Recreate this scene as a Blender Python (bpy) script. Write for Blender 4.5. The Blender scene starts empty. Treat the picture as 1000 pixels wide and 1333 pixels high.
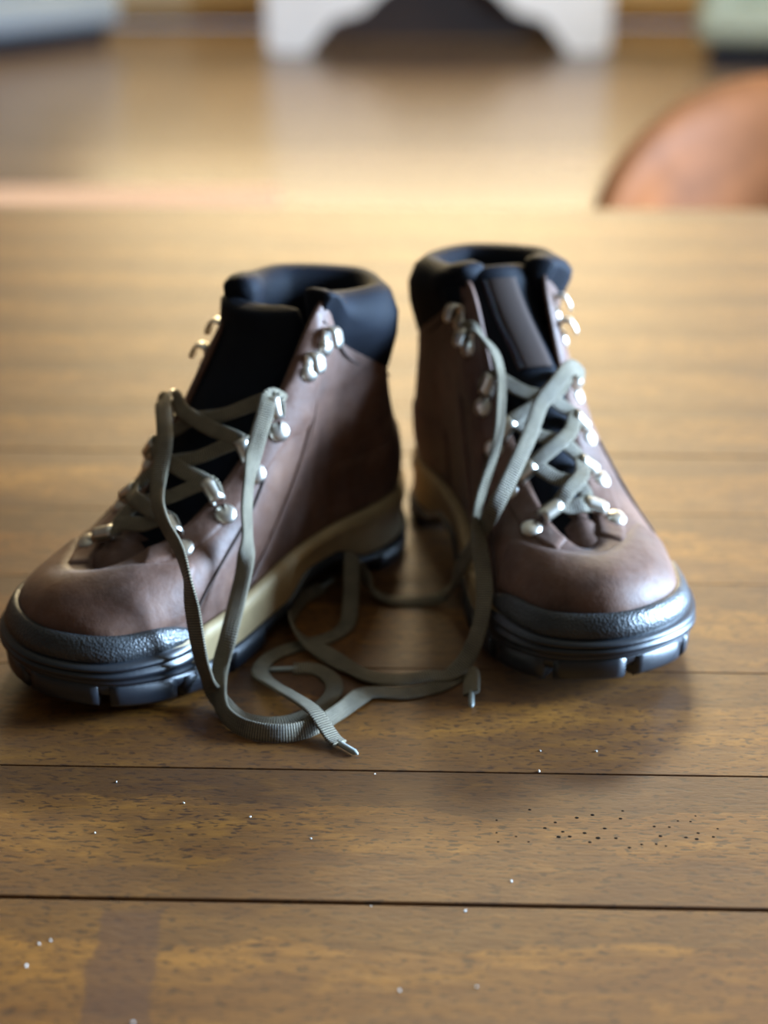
import bpy, bmesh, math, random
import numpy as np
from mathutils import Vector, Matrix, noise as mnoise

random.seed(7)
C = bpy.context.scene.collection
SC = bpy.context.scene
TT = 0.74                      # height of the table top
R = math.radians

# ------------------------------------------------------------------ camera
cam_d = bpy.data.cameras.new('camera')
cam = bpy.data.objects.new('camera', cam_d)
C.objects.link(cam)
cam.location = (0, 0, TT + 0.378)
cam.rotation_euler = (R(90 - 24.0), 0, 0)
cam_d.sensor_fit = 'HORIZONTAL'
cam_d.sensor_width = 36
cam_d.lens = 72                # 2000 px on a 1000 px wide frame
cam_d.clip_start = 0.05
cam_d.dof.use_dof = True
cam_d.dof.focus_distance = 0.655
cam_d.dof.aperture_fstop = 5.5
SC.camera = cam

# ------------------------------------------------------------------ world, light, exposure
w = bpy.data.worlds.new('sky')
SC.world = w
w.use_nodes = True
wb = w.node_tree.nodes['Background']
wb.inputs[0].default_value = (0.55, 0.72, 1.0, 1)
wb.inputs[1].default_value = 1.0


def area(name, loc, rot, sx, sy, power, col):
    d = bpy.data.lights.new(name, 'AREA')
    d.shape = 'RECTANGLE'
    d.size, d.size_y = sx, sy
    d.energy = power
    d.color = col
    o = bpy.data.objects.new(name, d)
    C.objects.link(o)
    o.location = loc
    o.rotation_euler = rot
    return o


# daylight entering through the right window, the far window and the ceiling fixture
area('daylight_right_window', (2.55, 0.95, 1.36), (0, R(90), 0), 1.1, 0.85, 640, (0.47, 0.70, 1.0))
area('daylight_far_window', (-0.1, 9.9, 2.4), (R(-90), 0, 0), 3.6, 1.9, 375, (1.0, 0.78, 0.42))
area('daylight_roof_window', (0.5, 4.9, 3.66), (R(-18), 0, 0), 1.3, 0.8, 290, (1.0, 0.80, 0.50))
area('added_side_fill', (2.55, 6.4, 1.575), (0, R(90), 0), 1.4, 2.3, 95, (0.80, 0.90, 1.0))  # added cool fill to brighten the sideboard front, no known source

SC.view_settings.view_transform = 'Standard'
SC.view_settings.look = 'None'
SC.view_settings.exposure = 0.0
SC.view_settings.gamma = 1.0
SC.view_settings.use_curve_mapping = False
SC.cycles.use_denoising = True
SC.cycles.max_bounces = 8
SC.cycles.sample_clamp_indirect = 6


# ------------------------------------------------------------------ material helpers
def lin(c):
    return tuple(((v / 255) / 12.92 if v <= 10 else (((v / 255) + 0.055) / 1.055) ** 2.4) for v in c) + (1,)


class NT:
    def __init__(s, name):
        s.m = bpy.data.materials.new(name)
        s.m.use_nodes = True
        s.t = s.m.node_tree
        s.b = s.t.nodes['Principled BSDF']

    def n(s, kind, **kw):
        nd = s.t.nodes.new(kind)
        for k, v in kw.items():
            if k.startswith('i_'):
                key = k[2:]
                nd.inputs[int(key) if key.isdigit() else key.replace('_', ' ')].default_value = v
            else:
                setattr(nd, k, v)
        return nd

    def l(s, a, b):
        s.t.links.new(a, b)

    def ramp(s, fac, stops, interp='LINEAR'):
        nd = s.n('ShaderNodeValToRGB')
        cr = nd.color_ramp
        cr.interpolation = interp
        while len(cr.elements) < len(stops):
            cr.elements.new(0.5)
        for e, (p, c) in zip(cr.elements, stops):
            e.position = p
            e.color = c if len(c) == 4 else tuple(c) + (1,)
        s.l(fac, nd.inputs[0])
        return nd.outputs[0]

    def mix(s, fac, a, b, mode='MIX'):
        nd = s.n('ShaderNodeMix', data_type='RGBA', blend_type=mode)
        for sock, v in ((nd.inputs[0], fac), (nd.inputs[6], a), (nd.inputs[7], b)):
            if hasattr(v, 'is_output'):
                s.l(v, sock)
            else:
                sock.default_value = v
        return nd.outputs[2]

    def coords(s, kind='Object', scale=(1, 1, 1), loc=(0, 0, 0)):
        tc = s.n('ShaderNodeTexCoord')
        mp = s.n('ShaderNodeMapping')
        mp.inputs['Scale'].default_value = scale
        mp.inputs['Location'].default_value = loc
        s.l(tc.outputs[kind], mp.inputs[0])
        return mp.outputs[0]

    def noise(s, vec, scale, detail=4, rough=0.55, dist=0.0):
        nd = s.n('ShaderNodeTexNoise', i_Scale=scale, i_Detail=detail, i_Roughness=rough, i_Distortion=dist)
        if vec is not None:
            s.l(vec, nd.inputs['Vector'])
        return nd.outputs['Fac']

    def bump(s, h, strength=0.3, dist=0.001, prev=None):
        nd = s.n('ShaderNodeBump', i_Strength=strength, i_Distance=dist)
        s.l(h, nd.inputs['Height'])
        if prev is not None:
            s.l(prev, nd.inputs['Normal'])
        return nd.outputs[0]

    def set(s, **kw):
        for k, v in kw.items():
            sock = s.b.inputs[k.replace('_', ' ')]
            if hasattr(v, 'is_output'):
                s.l(v, sock)
            else:
                sock.default_value = v
        return s.m


def simple(name, col, rough=0.6, metal=0.0, spec=0.5, nscale=30, var=0.12, bump=0.0, bscale=None, bdist=0.0005):
    t = NT(name)
    v = t.coords()
    n = t.noise(v, nscale)
    c = lin(col)
    d = tuple(x * (1 - var) for x in c[:3]) + (1,)
    e = tuple(min(1, x * (1 + var)) for x in c[:3]) + (1,)
    t.set(Base_Color=t.ramp(n, [(0.3, d), (0.7, e)]), Roughness=rough, Metallic=metal)
    t.b.inputs['Specular IOR Level'].default_value = spec
    if bump:
        t.set(Normal=t.bump(t.noise(v, bscale or nscale * 4, 3), bump, bdist))
    return t.m


M = {}

# brown nubuck with scuffs and pores
t = NT('brown_leather')
v = t.coords()
n1 = t.noise(v, 26, 5, 0.6)
n2 = t.noise(v, 160, 4, 0.7)
c = t.ramp(n1, [(0.28, lin((60, 37, 26))), (0.5, lin((90, 58, 42))), (0.72, lin((122, 86, 65)))])
c = t.mix(t.ramp(n2, [(0.35, (0, 0, 0)), (0.75, (0.35,) * 3)]), c, lin((122, 98, 88)))
bp = t.bump(t.noise(v, 900, 2, 0.6), 0.12, 0.0006)
bp = t.bump(n1, 0.35, 0.003, bp)
bp = t.bump(t.noise(v, 62, 3, 0.5, 0.8), 0.22, 0.002, bp)
M['leather'] = t.set(Base_Color=c, Roughness=t.ramp(n1, [(0.3, (0.50,) * 3), (0.7, (0.66,) * 3)]), Normal=bp, Sheen_Weight=0.08, Sheen_Roughness=0.5, Specular_IOR_Level=0.42)
M['leather_shaded'] = simple('shaded_leather', (46, 28, 18), 0.9, nscale=60, bump=0.2, bscale=600)  # brown leather darkened to carry the shade on the tongue patch

M['rubber'] = simple('black_rubber', (20, 26, 34), 0.40, nscale=50, var=0.2, bump=0.12, bscale=400, spec=0.75)
t = NT('pebbled_rubber')
v = t.coords()
vo = t.n('ShaderNodeTexVoronoi', i_Scale=760.0)
t.l(v, vo.inputs['Vector'])
M['rubber_pebble'] = t.set(Base_Color=t.ramp(t.noise(v, 60), [(0.3, lin((30, 33, 37))), (0.7, lin((52, 55, 57)))]), Roughness=0.42, Specular_IOR_Level=0.75,
                           Normal=t.bump(vo.outputs['Distance'], 0.4, 0.0008))
M['midsole'] = simple('tan_foam', (174, 150, 110), 0.62, nscale=45, var=0.18, bump=0.15, bscale=500)
M['fabric'] = simple('navy_black_padding', (7, 12, 23), 0.75, nscale=60, var=0.3, bump=0.35, bscale=1500, spec=0.22)
M['lining'] = simple('dark_lining', (22, 21, 23), 0.9, nscale=60, var=0.3, bump=0.3, bscale=900, spec=0.2)
M['metal'] = simple('worn_steel', (232, 226, 214), 0.36, 1.0, nscale=300, var=0.08)
M['thread'] = simple('stitching_thread', (62, 44, 36), 0.8, nscale=400)
M['aglet'] = simple('clear_grey_plastic', (150, 155, 150), 0.25, nscale=90)

# woven lace: fine ribs across the ribbon, from its UVs
t = NT('woven_lace')
uv = t.coords('UV', (1, 1, 1))
wv = t.n('ShaderNodeTexWave', wave_type='BANDS', bands_direction='Y', i_Scale=1.0, i_Distortion=0.6, i_Detail=1.0)
wv.inputs['Scale'].default_value = 160
t.l(uv, wv.inputs['Vector'])
wx = t.n('ShaderNodeTexWave', wave_type='BANDS', bands_direction='X', i_Scale=1.6, i_Distortion=0.3)
t.l(uv, wx.inputs['Vector'])
n = t.noise(t.coords(), 90)
c = t.ramp(n, [(0.3, lin((122, 110, 88))), (0.7, lin((156, 143, 117)))])
c = t.mix(t.ramp(wv.outputs['Fac'], [(0.15, (0.85,) * 3), (0.65, (0, 0, 0))]), c, lin((46, 41, 33)))
M['lace'] = t.set(Base_Color=c, Roughness=0.6, Normal=t.bump(wv.outputs['Fac'], 0.8, 0.0008, t.bump(wx.outputs['Fac'], 0.3, 0.0004)))

# oiled brown table wood: grain runs along X, every plank differs through its random number
t = NT('table_wood')
oi = t.n('ShaderNodeObjectInfo')
tc = t.n('ShaderNodeTexCoord')
off = t.n('ShaderNodeVectorMath', operation='MULTIPLY_ADD')
cmb = t.n('ShaderNodeCombineXYZ')
for i in range(3):
    t.l(oi.outputs['Random'], cmb.inputs[i])
t.l(cmb.outputs[0], off.inputs[0])
off.inputs[1].default_value = (37, 11, 5)
t.l(tc.outputs['Object'], off.inputs[2])


def sc(vec, s3):
    mp = t.n('ShaderNodeMapping')
    mp.inputs['Scale'].default_value = s3
    t.l(vec, mp.inputs[0])
    return mp.outputs[0]


P = off.outputs[0]
broad = t.noise(sc(P, (2.2, 11, 4)), 1.6, 5, 0.62, 1.2)
fine = t.noise(sc(P, (20, 110, 40)), 2.2, 6, 0.68, 0.5)
pores = t.noise(sc(P, (75, 260, 90)), 2.4, 2, 0.5, 0.4)
blot = t.noise(sc(P, (5, 9, 4)), 1.5, 3, 0.6, 0.4)
c = t.ramp(broad, [(0.30, lin((84, 54, 32))), (0.42, lin((108, 73, 44))), (0.55, lin((124, 86, 51))), (0.72, lin((140, 99, 59)))])
c = t.mix(t.ramp(fine, [(0.40, (0.34,) * 3), (0.60, (0, 0, 0))]), c, lin((74, 50, 32)))
c = t.mix(t.ramp(pores, [(0.37, (0.95,) * 3), (0.43, (0, 0, 0))]), c, lin((50, 31, 19)))
mott = t.noise(sc(P, (24, 60, 20)), 1.6, 5, 0.65, 0.8)
c = t.mix(t.ramp(mott, [(0.40, (0.38,) * 3), (0.58, (0, 0, 0))]), c, lin((84, 56, 36)))
c = t.mix(t.ramp(mott, [(0.52, (0, 0, 0)), (0.75, (0.28,) * 3)]), c, lin((166, 118, 72)))
c = t.mix(t.ramp(blot, [(0.62, (0, 0, 0)), (0.78, (0.5,) * 3)]), c, lin((72, 52, 42)))


def mth(op, a, b=None, c3=None, clamp=False):
    nd = t.n('ShaderNodeMath', operation=op, use_clamp=clamp)
    for k_, q in enumerate((a, b, c3)):
        if q is None:
            continue
        if hasattr(q, 'is_output'):
            t.l(q, nd.inputs[k_])
        else:
            nd.inputs[k_].default_value = q
    return nd.outputs[0]


def smooth(x_, lo, hi):
    nd = t.n('ShaderNodeMapRange', interpolation_type='SMOOTHSTEP')
    nd.inputs[1].default_value, nd.inputs[2].default_value = lo, hi
    t.l(x_, nd.inputs[0])
    return nd.outputs[0]


sx = t.n('ShaderNodeSeparateXYZ')
t.l(tc.outputs['Object'], sx.inputs[0])
wave1 = t.noise(sc(P, (5, .5, 1)), 1.3, 6, 0.62)
e1 = mth('MULTIPLY_ADD', sx.outputs[1], 1.0, mth('MULTIPLY_ADD', wave1, .075, -.0375))
c = t.mix(mth('MULTIPLY', smooth(e1, .0170, .0185), .52), c, lin((62, 41, 26)))
wave2 = t.noise(sc(P, (4, .5, 7)), 1.7, 6, 0.62)
e2 = mth('MULTIPLY_ADD', sx.outputs[1], -1.0, mth('MULTIPLY_ADD', wave2, .09, -.045))
c = t.mix(mth('MULTIPLY', smooth(e2, .0205, .0213), .34), c, lin((76, 52, 36)))
geo = t.n('ShaderNodeNewGeometry')
sg = t.n('ShaderNodeSeparateXYZ')
t.l(geo.outputs['Position'], sg.inputs[0])
wob = t.noise(geo.outputs['Position'], 38, 3, 0.5)
dx = mth('ABSOLUTE', mth('ADD', sg.outputs[0], mth('MULTIPLY_ADD', wob, .022, .084)))
st = mth('MULTIPLY', mth('SUBTRACT', 1.0, smooth(dx, .0105, .0135)), mth('SUBTRACT', 1.0, smooth(sg.outputs[1], .472, .477)))
c = t.mix(mth('MULTIPLY', st, .62), c, lin((66, 44, 36)))
hsv = t.n('ShaderNodeHueSaturation')
t.l(c, hsv.inputs['Color'])
hsv.inputs['Saturation'].default_value = 1.14
mr = t.n('ShaderNodeMapRange')
mr.inputs[3].default_value, mr.inputs[4].default_value = 0.92, 1.12
t.l(oi.outputs['Random'], mr.inputs[0])
t.l(mr.outputs[0], hsv.inputs['Value'])
bp = t.bump(pores, 0.25, 0.0006, t.bump(fine, 0.15, 0.0008, t.bump(broad, 0.12, 0.004)))
M['wood'] = t.set(Base_Color=hsv.outputs[0], Roughness=t.ramp(fine, [(0.3, (0.56,) * 3), (0.7, (0.48,) * 3)]), Normal=bp)
M['hole'] = simple('wormhole_dark', (14, 9, 6), 0.95, spec=0.1)
M['speck'] = simple('white_dust', (225, 222, 214), 0.8)
M['scratch'] = simple('pale_scratch', (176, 150, 112), 0.6)

# floor boards
t = NT('floor_wood')
oi = t.n('ShaderNodeObjectInfo')
v = t.coords('Object', (2, 30, 5))
n = t.noise(v, 1.5, 5, 0.6, 0.4)
c = t.ramp(n, [(0.3, lin((84, 70, 58))), (0.7, lin((112, 96, 80)))])
hsv = t.n('ShaderNodeHueSaturation')
t.l(c, hsv.inputs['Color'])
mr = t.n('ShaderNodeMapRange')
mr.inputs[3].default_value, mr.inputs[4].default_value = 0.75, 1.2
t.l(oi.outputs['Random'], mr.inputs[0])
t.l(mr.outputs[0], hsv.inputs['Value'])
M['floor'] = t.set(Base_Color=hsv.outputs[0], Roughness=0.24)
t.b.inputs['Specular IOR Level'].default_value = 0.22

M['plaster'] = simple('warm_plaster', (214, 196, 164), 0.85, nscale=6, var=0.04, bump=0.1, bscale=80)
M['brown_wall'] = simple('brown_wall_paint', (70, 60, 50), 0.85, nscale=6, var=0.04, bump=0.1, bscale=80)
M['ceiling_paint'] = simple('ceiling_paint', (122, 108, 88), 0.85, nscale=6, var=0.04)
M['white_paint'] = simple('white_paint', (232, 234, 238), 0.45, nscale=8, var=0.03)
M['tan_leather'] = simple('tan_leather', (122, 70, 36), 0.6, nscale=14, var=0.25, bump=0.15, bscale=200, spec=0.15)
M['tan_trim'] = simple('tan_wood_trim', (158, 130, 88), 0.5, nscale=12, var=0.1)
M['dark_wood'] = simple('dark_wood', (66, 44, 30), 0.5, nscale=12, var=0.2)
M['blue_grey_cloth'] = simple('blue_grey_cloth', (142, 158, 176), 0.9, nscale=40, var=0.1, bump=0.2, bscale=300)
M['sage_cloth'] = simple('sage_grey_cloth', (158, 172, 162), 0.9, nscale=40, var=0.1, bump=0.2, bscale=300)
M['navy_cloth'] = simple('navy_cloth', (28, 34, 48), 0.9, nscale=40, var=0.1)
M['rug'] = simple('pink_rug', (176, 152, 142), 0.95, nscale=60, var=0.1, bump=0.4, bscale=250)
t = NT('window_glass')
t.set(Base_Color=(1, 1, 1, 1), Roughness=0.02, IOR=1.45)
t.b.inputs['Transmission Weight'].default_value = 1.0
M['glass'] = t.m


# ------------------------------------------------------------------ mesh helpers
def link(name, me, mat, parent=None, smooth=True):
    me.materials.append(mat)
    if smooth:
        for p in me.polygons:
            p.use_smooth = True
    o = bpy.data.objects.new(name, me)
    C.objects.link(o)
    if parent:
        o.parent = parent
    return o


def mesh_obj(name, verts, faces, mat, parent=None, smooth=True, fix=True, uvs=None):
    me = bpy.data.meshes.new(name)
    me.from_pydata([tuple(map(float, p)) for p in verts], [], faces)
    if uvs is not None:
        ul = me.uv_layers.new(name='UVMap')
        for lp in me.loops:
            ul.data[lp.index].uv = uvs[lp.vertex_index]
    if fix:
        bm = bmesh.new()
        bm.from_mesh(me)
        bmesh.ops.recalc_face_normals(bm, faces=bm.faces)
        bm.to_mesh(me)
        bm.free()
    me.update()
    return link(name, me, mat, parent, smooth)


def bm_obj(name, bm, mat, parent=None, smooth=False):
    bmesh.ops.recalc_face_normals(bm, faces=bm.faces)
    me = bpy.data.meshes.new(name)
    bm.to_mesh(me)
    bm.free()
    return link(name, me, mat, parent, smooth)


def add_box(bm, c, s, bevel=0.0, rot=None):
    m = Matrix.Translation(c) @ (rot or Matrix()) @ Matrix.Diagonal((s[0], s[1], s[2], 1))
    r = bmesh.ops.create_cube(bm, size=1, matrix=m)
    if bevel:
        es = list({e for vv in r['verts'] for e in vv.link_edges})
        bmesh.ops.bevel(bm, geom=es, offset=bevel, segments=2, profile=0.6, affect='EDGES')


def box_obj(name, c, s, mat, parent=None, bevel=0.0):
    bm = bmesh.new()
    add_box(bm, c, s, bevel)
    return bm_obj(name, bm, mat, parent)


def grid_faces(nu, nv, wrap_u=False, wrap_v=False, base=0):
    f = []
    for i in range(nu if wrap_u else nu - 1):
        for j in range(nv if wrap_v else nv - 1):
            a = base + i * nv + j
            b = base + ((i + 1) % nu) * nv + j
            c2 = base + ((i + 1) % nu) * nv + (j + 1) % nv
            d = base + i * nv + (j + 1) % nv
            f.append((a, b, c2, d))
    return f


def grid_obj(name, G, mat, parent=None, wrap_u=False, wrap_v=False, caps=False):
    G = np.asarray(G)
    nu, nv = G.shape[:2]
    f = grid_faces(nu, nv, wrap_u, wrap_v)
    if caps and not wrap_u:
        f.append(tuple(range(nv)))
        f.append(tuple((nu - 1) * nv + j for j in reversed(range(nv))))
    return mesh_obj(name, G.reshape(-1, 3), f, mat, parent)


def catmull(P, n, closed=False):
    P = np.asarray(P, float)
    N = len(P)
    out = []
    cnt = N if closed else N - 1
    for i in range(cnt):
        if closed:
            p0, p1, p2, p3 = P[(i - 1) % N], P[i], P[(i + 1) % N], P[(i + 2) % N]
        else:
            p0, p1, p2, p3 = P[max(i - 1, 0)], P[i], P[i + 1], P[min(i + 2, N - 1)]
        for k in range(n):
            t_ = k / n
            out.append(0.5 * (2 * p1 + (p2 - p0) * t_ + (2 * p0 - 5 * p1 + 4 * p2 - p3) * t_ ** 2 + (3 * p1 - p0 - 3 * p2 + p3) * t_ ** 3))
    if not closed:
        out.append(P[-1])
    return np.array(out)


def unit(a):
    a = np.asarray(a, float)
    return a / (np.linalg.norm(a, axis=-1, keepdims=True) + 1e-12)


def tube_grid(path, rad, n=8):
    path = np.asarray(path, float)
    T = unit(np.gradient(path, axis=0))
    up = np.array([0, 0, 1.0]) if abs(T[0][2]) < 0.9 else np.array([1.0, 0, 0])
    nrm = unit(np.cross(T[0], up))
    rows = []
    rad = np.broadcast_to(rad, (len(path),))
    for i, p in enumerate(path):
        nrm = unit(nrm - T[i] * np.dot(nrm, T[i]))
        b = np.cross(T[i], nrm)
        rows.append([p + rad[i] * (math.cos(a) * nrm + math.sin(a) * b) for a in np.linspace(0, 2 * math.pi, n, endpoint=False)])
    return np.array(rows)


def tube(name, path, rad, mat, parent=None, n=8):
    return grid_obj(name, tube_grid(path, rad, n), mat, parent, wrap_v=True, caps=True)


def ribbon(name, pts, hints, width, thick, mat, parent=None, n=8, taper=None):
    """A flat woven strap swept along pts; hints give which way its flat face looks."""
    path = catmull(pts, n)
    H = catmull(hints, n)
    T = unit(np.gradient(path, axis=0))
    L = np.concatenate([[0], np.cumsum(np.linalg.norm(np.diff(path, axis=0), axis=1))])
    prof = [(-.5, -.18), (-.44, -.42), (-.2, -.5), (.2, -.5), (.44, -.42), (.5, -.18), (.5, .18), (.44, .42), (.2, .5), (-.2, .5), (-.44, .42), (-.5, .18)]
    V, UV = [], []
    for i, p in enumerate(path):
        nn = unit(H[i] - T[i] * np.dot(H[i], T[i]))
        s = np.cross(T[i], nn)
        k = 1.0
        if taper is not None:
            k = np.interp(L[i] / L[-1], taper[0], taper[1])
        for a, b in prof:
            V.append(p + s * a * width * k + nn * b * thick * (1 if k > 0.6 else 1.3))
            UV.append((a + .5, L[i] * 1.6))
    nv = len(prof)
    f = grid_faces(len(path), nv, wrap_v=True)
    f.append(tuple(range(nv)))
    f.append(tuple((len(path) - 1) * nv + j for j in reversed(range(nv))))
    return mesh_obj(name, V, f, mat, parent, uvs=UV)


def thing(name, label, cat, loc=(0, 0, 0), rz=0.0, group=None):
    o = bpy.data.objects.new(name, None)
    C.objects.link(o)
    o.location = loc
    o.rotation_euler = (0, 0, rz)
    o.empty_display_size = 0.05
    o['label'] = label
    o['category'] = cat
    if group:
        o['group'] = group
    return o


def struct(o):
    o['kind'] = 'structure'
    return o


# ------------------------------------------------------------------ the room
X0, X1, Y0, Y1, HT = -5.0, 2.6, -2.6, 10.0, 3.7
floor = struct(box_obj('floor', ((X0 + X1) / 2, (Y0 + Y1) / 2, -0.06), (X1 - X0, Y1 - Y0, 0.1), M['dark_wood']))
BW = 0.16
bm = bmesh.new()
add_box(bm, (0, 0, 0), (X1 - X0 - 0.01, BW - 0.004, 0.012), 0.002)
fp = bm_obj('floor_board', bm, M['floor'])
y = Y0 + BW / 2
k = 0
while y < Y1 - BW / 2 + 0.01:
    o = fp if k == 0 else fp.copy()
    if k:
        C.objects.link(o)
    o.parent = floor
    o.location = ((X0 + X1) / 2, y, -0.005)
    y += BW
    k += 1
struct(box_obj('ceiling', ((X0 + X1) / 2, (Y0 + Y1) / 2, HT + 0.05), (X1 - X0 + 0.2, Y1 - Y0 + 0.2, 0.1), M['ceiling_paint']))
struct(box_obj('wall_left', (X0 - 0.05, (Y0 + Y1) / 2, HT / 2), (0.1, Y1 - Y0, HT), M['brown_wall']))
struct(box_obj('wall_front', ((X0 + X1) / 2, Y0 - 0.05, HT / 2), (X1 - X0, 0.1, HT), M['brown_wall']))


def wall_with_hole(name, axis, at, a0, a1, h0, h1, b0, b1):
    bm = bmesh.new()

    def seg(p0, p1, z0, z1):
        if axis == 'x':
            add_box(bm, (at, (p0 + p1) / 2, (z0 + z1) / 2), (0.1, p1 - p0, z1 - z0))
        else:
            add_box(bm, ((p0 + p1) / 2, at, (z0 + z1) / 2), (p1 - p0, 0.1, z1 - z0))
    seg(a0, h0, 0, HT)
    seg(h1, a1, 0, HT)
    seg(h0, h1, 0, b0)
    seg(h0, h1, b1, HT)
    return struct(bm_obj(name, bm, M['plaster']))


def window(name, axis, at, h0, h1, b0, b1, n):
    bm = bmesh.new()
    for i in range(n + 1):
        p = h0 + (h1 - h0) * i / n
        c_, s_ = ((at, p, (b0 + b1) / 2), (0.06, 0.05, b1 - b0)) if axis == 'x' else ((p, at, (b0 + b1) / 2), (0.05, 0.06, b1 - b0))
        add_box(bm, c_, s_)
    for z in (b0, b1):
        c_, s_ = ((at, (h0 + h1) / 2, z), (0.06, h1 - h0, 0.05)) if axis == 'x' else (((h0 + h1) / 2, at, z), (h1 - h0, 0.06, 0.05))
        add_box(bm, c_, s_)
    wn = struct(bm_obj(name, bm, M['white_paint']))
    for i in range(n):
        p = h0 + (h1 - h0) * (i + .5) / n
        wd = (h1 - h0) / n - 0.05
        c_, s_ = ((at, p, (b0 + b1) / 2), (0.008, wd, b1 - b0 - .05)) if axis == 'x' else ((p, at, (b0 + b1) / 2), (wd, 0.008, b1 - b0 - .05))
        box_obj('pane', c_, s_, M['glass'], wn)


bm = bmesh.new()
for p0, p1, z0, z1 in ((Y0, .5, 0, HT), (1.4, 5.2, 0, HT), (7.6, Y1, 0, HT), (.5, 1.4, 0, .78), (.5, 1.4, 1.94, HT), (5.2, 7.6, 0, .85), (5.2, 7.6, 2.3, HT)):
    add_box(bm, (X1 + .05, (p0 + p1) / 2, (z0 + z1) / 2), (0.1, p1 - p0, z1 - z0))
struct(bm_obj('wall_right', bm, M['plaster']))
wall_with_hole('wall_back', 'y', Y1 + 0.05, X0, X1, -1.95, 1.75, 1.4, 3.4)
window('window_1', 'x', X1 + 0.05, 0.5, 1.4, 0.78, 1.94, 2)
window('window_2', 'y', Y1 + 0.05, -1.95, 1.75, 1.4, 3.4, 3)
window('added_window_3', 'x', X1 + 0.05, 5.2, 7.6, 0.85, 2.3, 3)  # unseen window added to house the side fill light
bm = bmesh.new()
for c_, s_ in (((.5, 4.46, HT - .01), (1.6, .08, .05)), ((.5, 5.34, HT - .01), (1.6, .08, .05)), ((-.26, 4.9, HT - .01), (.08, .88, .05)), ((1.26, 4.9, HT - .01), (.08, .88, .05))):
    add_box(bm, c_, s_)
w4 = struct(bm_obj('window_4', bm, M['white_paint']))
box_obj('pane', (.5, 4.9, HT - .008), (1.44, .80, .008), M['glass'], w4)
for nm, c_, s_ in (('baseboard_back', ((X0 + X1) / 2, Y1 - 0.01, 0.06), (X1 - X0, 0.02, 0.12)),
                   ('baseboard_left', (X0 + 0.01, (Y0 + Y1) / 2, 0.06), (0.02, Y1 - Y0, 0.12)),
                   ('baseboard_right', (X1 - 0.01, (Y0 + Y1) / 2, 0.06), (0.02, Y1 - Y0, 0.12))):
    struct(box_obj(nm, c_, s_, M['tan_trim'], bevel=0.004))

# ------------------------------------------------------------------ the table
YAW = R(-1.6)                  # the planks run almost square to the view
table = thing('dining_table', 'long brown plank dining table with open dark joints, carrying the boots', 'table', (0, 0.9, 0), YAW)
TW = 1.5                       # length of a plank, across the view
seams = [0.295, 0.387, 0.479, 0.570, 0.660, 0.757, 0.850, 0.945, 1.04, 1.135, 1.23, 1.325, 1.42, 1.515, 1.61, 1.663]
seams = [0.105, 0.200] + seams
seams = [s - 0.9 for s in seams]
JOINT = {.479: .0019, .570: .0008, .660: .0007, .945: .0016, .387: .0012}    # how far each joint gapes
for i in range(len(seams) - 1):
    a, b = seams[i], seams[i + 1]
    if b - a < 0.07:           # the last narrow strip joins the plank before it
        continue
    if i == len(seams) - 3:
        b = seams[-1]
    ga, gb = (JOINT.get(round(q + .9, 3), .0004) / 2 for q in (a, b))
    gap = ga + gb
    bm = bmesh.new()
    add_box(bm, (0, 0, -0.015), (TW, b - a - gap, 0.030), 0.0008 if gap > .001 else .0004)
    o = bm_obj('plank', bm, M['wood'], table)
    o.location = (0, (a + ga + b - gb) / 2, TT)
TIN = (Matrix.Translation((0, .9, 0)) @ Matrix.Rotation(YAW, 4, 'Z')).inverted()
bm = bmesh.new()
for x, y, q in ((61.4, 540.5, .9), (71.3, 531.4, .9), (66.6, 527.4, 1), (73.7, 524.9, 1), (82.6, 524.0, 1.1), (91.3, 527.2, 1), (71.6, 521.3, 1.2), (76.2, 521.6, 1.1), (87.7, 520.6, 1.3), (95.0, 520.5, 1), (59.0, 518.0, .7), (54.2, 521.7, .7),
                (47.0, 533.0, .7), (46.4, 524.2, .7), (46.6, 518.0, .7), (87.4, 536.7, 1.1), (80.6, 534.7, 1.1), (98.8, 534.1, 1), (100.5, 539.6, .8), (112.0, 528.6, .9), (118.2, 528.2, .8), (113.5, 521.9, 1), (123.8, 521.0, 1),
                (128.0, 519.9, 1.1), (129.4, 524.0, .9), (127.7, 532.0, .7), (130.5, 536.0, .6), (84.0, 517.8, 1), (99.6, 514.1, 1), (104.9, 516.3, .8), (110.9, 516.5, .8), (114.6, 515.2, .7), (122.5, 532.5, .7), (135.2, 521.4, .9), (138.0, 527.0, .7)):
    p = TIN @ Vector((x / 1000, y / 1000, TT))
    m = Matrix.Translation((p.x, p.y, TT + .00005)) @ Matrix.Diagonal((.85 * q, .7 * q, .12, 1))
    bmesh.ops.create_uvsphere(bm, u_segments=8, v_segments=4, radius=.00095, matrix=m)
o = bm_obj('wormholes', bm, M['hole'], table)
o['kind'] = 'stuff'
rng = random.Random(3)
bm = bmesh.new()
for x, y in ((-116, 561), (-119, 524), (-56, 535), (-5, 477), (-4, 567), (68, 569), (50, 492), (31, 474), (-128, 455), (-124, 457), (-87, 414), (5.5, 430), (33, 432), (-130, 443), (-85, 545), (95, 585), (70, 585.5), (-30, 520)):
    q = rng.uniform(.5, 1.0)
    bmesh.ops.create_icosphere(bm, subdivisions=1, radius=.00065 * q, matrix=Matrix.Translation((x / 1000, y / 1000, TT + .0004 * q)) @ Matrix.Rotation(rng.random() * 3, 4, 'Z') @ Matrix.Diagonal((1.3, .8, .7, 1)))
o = bm_obj('dust', bm, M['speck'])
o['kind'] = 'stuff'
o['label'] = 'scattered white dust grains lying on the bare planks before the boots'
o['category'] = 'dust'
y0t, y1t = seams[0], seams[-1]
bm = bmesh.new()
for yy in (y0t + 0.07, y1t - 0.07):
    add_box(bm, (0, yy, TT - 0.075), (TW - 0.16, 0.024, 0.09), 0.003)
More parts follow.
